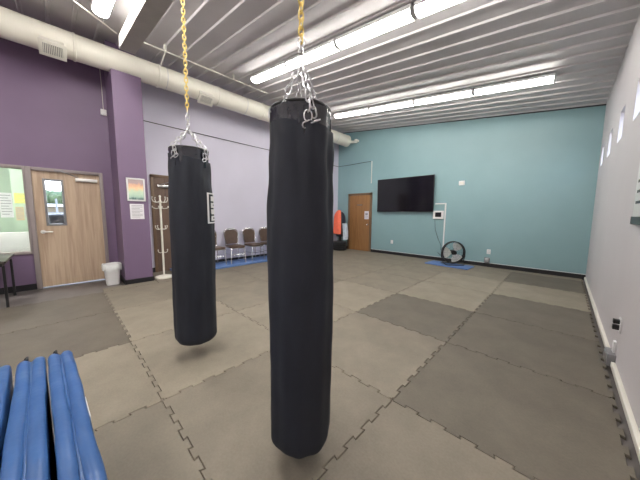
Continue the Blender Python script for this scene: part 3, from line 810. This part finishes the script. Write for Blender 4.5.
# ------------------------------------------------------------------ waste bin
o = thing('waste_bin', 'white bin with a white liner between the oak door and the purple pillar', 'bin', (0.50, -7.475, FZ))
m = MB(); k = 28
def sq(r, z, e=0.5):
    return [(math.copysign(abs(math.cos(2*PI*i/k))**e, math.cos(2*PI*i/k))*r, math.copysign(abs(math.sin(2*PI*i/k))**e, math.sin(2*PI*i/k))*r*0.93, z) for i in range(k)]
rg = [m.ring(sq(r_, z_)) for r_, z_ in ((0.105, 0), (0.108, 0.01), (0.138, 0.375), (0.15, 0.38), (0.15, 0.40), (0.14, 0.40), (0.11, 0.02))]
m.skin(rg, True, True, True).build('bin_body', 'white', o)
m = MB(); rnd = random.Random(5); rg = []
for r_, z_, w in ((0.128, 0.25, 0), (0.142, 0.385, 0.002), (0.152, 0.408, 0.004), (0.160, 0.39, 0.006), (0.158, 0.33, 0.009), (0.154, 0.30, 0.012)):
    rg.append(m.ring([(p[0]+w*math.sin(i*1.7), p[1]+w*math.cos(i*2.3), p[2]+w*1.2*math.sin(i*1.1)) for i, p in enumerate(sq(r_, z_))]))
m.skin(rg, True).build('bin_liner', 'bagliner', o)

# ------------------------------------------------------------------ pillar picture and notice
PX = 0.81
o = thing('framed_picture', 'white framed orange and mint picture on the purple pillar', 'picture', (PX, -7.055, 1.62))
f = MB(); h = 0.148; H = 0.44; t = 0.028
f.box(0, -h, 0, 0.02, -h+t, H, .003).box(0, h-t, 0, 0.02, h, H, .003).box(0, -h, 0, 0.02, h, t, .003).box(0, -h, H-t, 0.02, h, H, .003); f.build('picture_frame', 'white', o)
B(0.002, -h+t-.003, t-.003, 0.010, h-t+.003, H-t+.003).build('print', 'art', o)
sheet('wall_notice', PX, -7.17, 1.27, -6.945, 1.565, 'paper', 'white printed sheet on the purple pillar under the framed picture', 'notice', 9)

# ------------------------------------------------------------------ table at the left edge
o = thing('folding_table', 'dark table with black metal legs under the sidelight window', 'table', (0.64, -9.50, FZ))
B(-0.46, -0.90, 0.675, 0.48, 0.79, 0.705, bev=.008).build('tabletop', 'tabletop', o)
B(-0.42, -0.86, 0.62, 0.44, 0.75, 0.675).build('apron', 'black', o)
for sx in (-0.40, 0.42):
    for sy in (-0.84, 0.755): MB().tube([(sx, sy, 0.63), (sx, sy, 0.02), (sx, sy, 0.0)], [0.016, 0.016, 0.02], 10).build('leg', 'black', o)

# ------------------------------------------------------------------ television and items on the teal wall
o = thing('wall_tv', 'large black flat television mounted on the teal wall', 'television', (2.935, 0, 1.50))
ti = Matrix.Translation((0, -0.10, 0)) @ Matrix.Rotation(R(1.5), 4, 'X')
w = 0.985; h = 1.13
B(-w, 0.0, 0, w, 0.045, h, bev=.006).xf(ti).build('tv_body', 'black', o)
sc = B(-w+0.012, -0.003, 0.02, w-0.012, 0.002, h-0.012).xf(ti).build('tv_screen', 'screen', o)
B(-0.04, -0.006, 0.004, 0.04, -0.0005, 0.013).xf(ti).build('tv_badge', 'grey', sc)
B(-0.35, -0.075, 0.35, 0.35, -0.001, 0.80).build('wall_bracket', 'black', o)
o = thing('wall_panel', 'white control panel with a dark display on the teal wall below the television corner', 'control panel', (4.055, 0, 1.285))
B(-0.155, -0.03, 0, 0.155, 0, 0.25, bev=.008).build('panel_body', 'white', o); B(-0.09, -0.034, 0.06, 0.09, -0.029, 0.20).build('panel_display', 'screen', o)
o = thing('cable_conduit', 'white cable raceway from the television down towards the black fan', 'conduit', (4.25, 0, 0.42))
B(-0.30, -0.022, 1.31, 0.012, 0, 1.345).build('raceway', 'white', o); B(-0.018, -0.022, 0, 0.018, 0, 1.345).build('raceway', 'white', o)
tag(MB().tube([(3.96, -0.02, 1.29), (3.99, -0.015, 0.95), (4.10, -0.02, 0.65), (4.19, -0.03, 0.48), (4.20, -0.05, 0.34)], 0.006, 6).build('hanging_cable', 'black'), 'thin black cord hanging from the white control panel', 'cable')
o = thing('wall_sensor_detector', 'small white sensor box high on the teal wall right of the television', 'sensor', (4.655, 0, 2.26))
B(-0.075, -0.04, 0, 0.075, 0, 0.125, bev=.01).build('sensor_case', 'white', o); B(-0.05, -0.043, 0.03, 0.05, -0.039, 0.095, bev=.0).build('sensor_face', 'offwhite', o)
def outlet(x, z, label, rot=0, loc=None):
    o = thing('wall_outlet', label, 'outlet', loc or (x, 0, z), rot)
    pl = B(-0.045, -0.010, 0, 0.045, 0, 0.13, bev=.004).build('cover_plate', 'white', o)
    m = MB()
    for q in (0.035, 0.085):
        for s in (-0.012, 0.008): m.box(s, -0.0115, q, s+0.004, -0.0095, q+0.014)
    m.build('slots', 'black', pl)
    return o
outlet(2.53, 0.38, 'white outlet on the teal wall below the television')
outlet(5.43, 0.35, 'white outlet on the teal wall right of the fan')
o = thing('floor_outlet_box', 'small grey outlet box low on the teal wall right of the fan', 'outlet box', (5.41, 0, 0.115))
B(-0.06, -0.055, 0, 0.06, 0, 0.14, bev=.006).build('box_body', 'grey', o); B(-0.045, -0.062, 0.02, 0.045, -0.054, 0.12, bev=.003).build('box_lid', 'steel', o)

# ------------------------------------------------------------------ floor fan on blue mat
o = thing('exercise_mat', 'small blue mat on the floor under the black fan', 'mat', (4.62, -0.62, 0), R(-4))
B(-0.56, -0.27, 0, 0.0, 0.27, 0.035, bev=.01, seg=3).build('mat_panel', 'bluefoam', o); B(0.003, -0.27, 0, 0.56, 0.27, 0.035, bev=.01, seg=3).build('mat_panel', 'bluefoam', o)
fan = thing('floor_fan', 'black round floor fan with silver blades on the blue mat by the teal wall', 'fan', (4.70, -0.56, 0.036), R(40-90+92))
# local: fan axis along -y
FR = 0.30; fz = 0.335
m = MB()
m.tube([(FR*math.cos(2*PI*i/48), -0.045, fz+FR*math.sin(2*PI*i/48)) for i in range(48)], 0.012, 8, loop=True)
m.tube([(FR*math.cos(2*PI*i/48), 0.045, fz+FR*math.sin(2*PI*i/48)) for i in range(48)], 0.012, 8, loop=True)
a = m.ring([((FR+.004)*math.cos(2*PI*i/48), -0.045, fz+(FR+.004)*math.sin(2*PI*i/48)) for i in range(48)]); b = m.ring([((FR+.004)*math.cos(2*PI*i/48), 0.045, fz+(FR+.004)*math.sin(2*PI*i/48)) for i in range(48)])
m.skin([a, b], True); m.build('fan_drum', 'black', fan)
for side in (-1, 1):
    m = MB()
    for q in (0.12, 0.20, 0.27): m.tube([(q*math.cos(2*PI*i/40), side*(0.05+0.05*(1-(q/FR)**2)), fz+q*math.sin(2*PI*i/40)) for i in range(40)], 0.0013, 5, loop=True)
    for i in range(10):
        a = 2*PI*i/10; m.tube([(q*math.cos(a), side*(0.05+0.05*(1-(q/FR)**2)), fz+q*math.sin(a)) for q in (0.04, 0.16, 0.25, FR)], 0.0012, 5)
    m.tube([(0, side*0.098, fz), (0, side*0.106, fz)], 0.05, 20)
    m.build('wire_guard', 'black', fan)
for i in range(3):
    m = MB(); a0 = R(60)+i*2*PI/3; rings = []
    for q in range(9):
        t = q/8; r_ = 0.06+0.215*t; wd_ = 0.55+0.60*math.sin(PI*(0.12+0.66*t)); rings.append(m.ring([(r_*math.cos(a0+wd_*u), 0.045*(-u)*(1-0.3*t), fz+r_*math.sin(a0+wd_*u)) for u in (-0.6, -0.3, 0, 0.3, 0.6)]))
    m.skin(rings, closed=False)
    bmesh.ops.solidify(m.bm, geom=m.bm.faces[:], thickness=0.003)
    m.build('fan_blade', pbr('fan_silver_%d' % i, (0.80, 0.80, 0.77), 0.4, var=0.03), fan)
MB().tube([(0, -0.03, fz), (0, 0.10, fz)], 0.065, 24).build('motor', 'black', fan)
m = MB()
for s in (-1, 1): m.tube([(s*(FR+0.02), 0, fz), (s*(FR+0.025), 0, fz-0.10), (s*(FR-0.03), -0.02, 0.05), (s*(FR-0.06), -0.16, 0.012), (s*(FR-0.10), -0.20, 0.012)], 0.012, 8); m.tube([(s*(FR-0.03), -0.02, 0.05), (s*(FR-0.05), 0.16, 0.012)], 0.012, 8)
m.tube([(-(FR-0.10), -0.20, 0.012), (FR-0.10, -0.20, 0.012)], 0.012, 8).tube([(-(FR-0.05), 0.16, 0.012), (FR-0.05, 0.16, 0.012)], 0.012, 8)
m.build('fan_stand', 'black', fan)
MB().tube([(0.0, 0.11, fz), (-0.1, 0.2, 0.25), (-0.25, 0.24, 0.22), (-0.34, 0.2, 0.30)], 0.006, 6).build('power_cord', 'black', fan)

# ------------------------------------------------------------------ freestanding training dummy in the far corner
o = thing('training_dummy', 'freestanding dark training bag on a ribbed black base in the far corner', 'training bag', (0.56, -0.50, 0))
pr = [(0.001, 0), (0.25, 0), (0.265, 0.02)]
for i in range(4): z0 = 0.04+i*0.068; pr += [(0.268, z0), (0.268, z0+0.045), (0.255, z0+0.052), (0.255, z0+0.06)]
pr += [(0.262, 0.31), (0.25, 0.335), (0.12, 0.35), (0.10, 0.37), (0.001, 0.371)]
MB().lathe(pr, 40).build('base', 'black', o)
MB().lathe([(0.06, 0.36), (0.06, 0.55)], 20).build('post', 'black', o)
MB().lathe([(0.001, 0.52), (0.13, 0.53), (0.18, 0.60), (0.205, 0.80), (0.215, 1.10), (0.20, 1.30), (0.15, 1.42), (0.09, 1.48), (0.001, 1.50)], 32).build('padded_body', 'navy', o)
def shell(o_parent, name, a0, a1, zs, mt, loc=None, fold=0.012, nf=7):
    m = MB(); rings = []; n = 26
    for (z, r_) in zs:
        rings.append(m.ring([((r_+fold*math.sin(nf*(a0+(a1-a0)*i/n)+z*3))*math.cos(a0+(a1-a0)*i/n), (r_+fold*math.sin(nf*(a0+(a1-a0)*i/n)+z*3))*math.sin(a0+(a1-a0)*i/n), z) for i in range(n+1)]))
    m.skin(rings, closed=False); bmesh.ops.recalc_face_normals(m.bm, faces=m.bm.faces)
    bmesh.ops.solidify(m.bm, geom=m.bm.faces[:], thickness=0.012)
    return m.build(name, mt, o_parent, sharp=70)
v = shell(None, 'orange_vest', R(-225), R(-42), [(0.64, 0.262), (0.75, 0.268), (0.95, 0.262), (1.15, 0.252), (1.32, 0.235), (1.44, 0.19), (1.52, 0.13), (1.56, 0.07)], 'orange')
v.location = (0.56, -0.50, 0); tag(v, 'bright orange vest draped over the corner training bag', 'vest')
v = shell(None, 'hanging_towel', R(-28), R(30), [(0.42, 0.30), (0.55, 0.31), (0.75, 0.30), (0.92, 0.275), (1.05, 0.255)], 'cloth', fold=0.022, nf=12)
v.location = (0.56, -0.50, 0); tag(v, 'pale blue and white cloth hanging on the corner training bag', 'cloth')

# ------------------------------------------------------------------ items on the right wall
o = thing('wall_board', 'white wall board with short black marks on the pale right wall', 'board', (W, -5.11, 1.37))
B(-0.022, -0.42, 0, 0, 0.42, 0.56, bev=.003).build('board_panel', 'white', o)
B(-0.030, -0.42, -0.03, 0, 0.42, 0.035, bev=.003).build('board_rail', 'black', o)
m = MB()
for z in (0.14, 0.23, 0.315, 0.45, 0.52):
    m.box(-0.0245, 0.06, z, -0.021, 0.34, z+0.022)
    m.box(-0.0245, -0.36, z, -0.021, 0.0, z+0.022)
m.build('printed_lines', 'black', o)
o = outlet(0, 0, 'white outlet with dark plugs on the pale right wall', -PI/2, (W, -4.68, 0.37))
m = MB(); m.box(-0.022, -0.05, 0.02, 0.022, -0.009, 0.06, .004).box(-0.022, -0.05, 0.075, 0.022, -0.009, 0.112, .004); m.build('plug', 'black', o)
o = thing('cable_raceway', 'long pale conduit along the base of the pale right wall', 'conduit', (W, -5.2, 0.03))
B(-0.03, -4.9, 0, 0, 0.52, 0.05, bev=.006).box(-0.03, 0.72, 0, 0, 5.0, 0.05, bev=.006).build('raceway', 'offwhite', o)
o = thing('junction_box', 'grey junction box on the conduit along the pale right wall', 'junction box', (W, -4.58, 0.025))
B(-0.055, -0.095, 0, 0, 0.095, 0.115, bev=.006).build('box_body', 'grey', o); B(-0.062, -0.08, 0.012, -0.054, 0.08, 0.103, bev=.003).build('box_lid', 'steel', o)
B(-0.02, -0.03, 0.115, 0, 0.03, 0.22, bev=.004).build('riser', 'white', o)
struct(B(W-0.012, YB, FZ, W, -0.014, 0.03).build('baseboard_right', 'blackbase'))
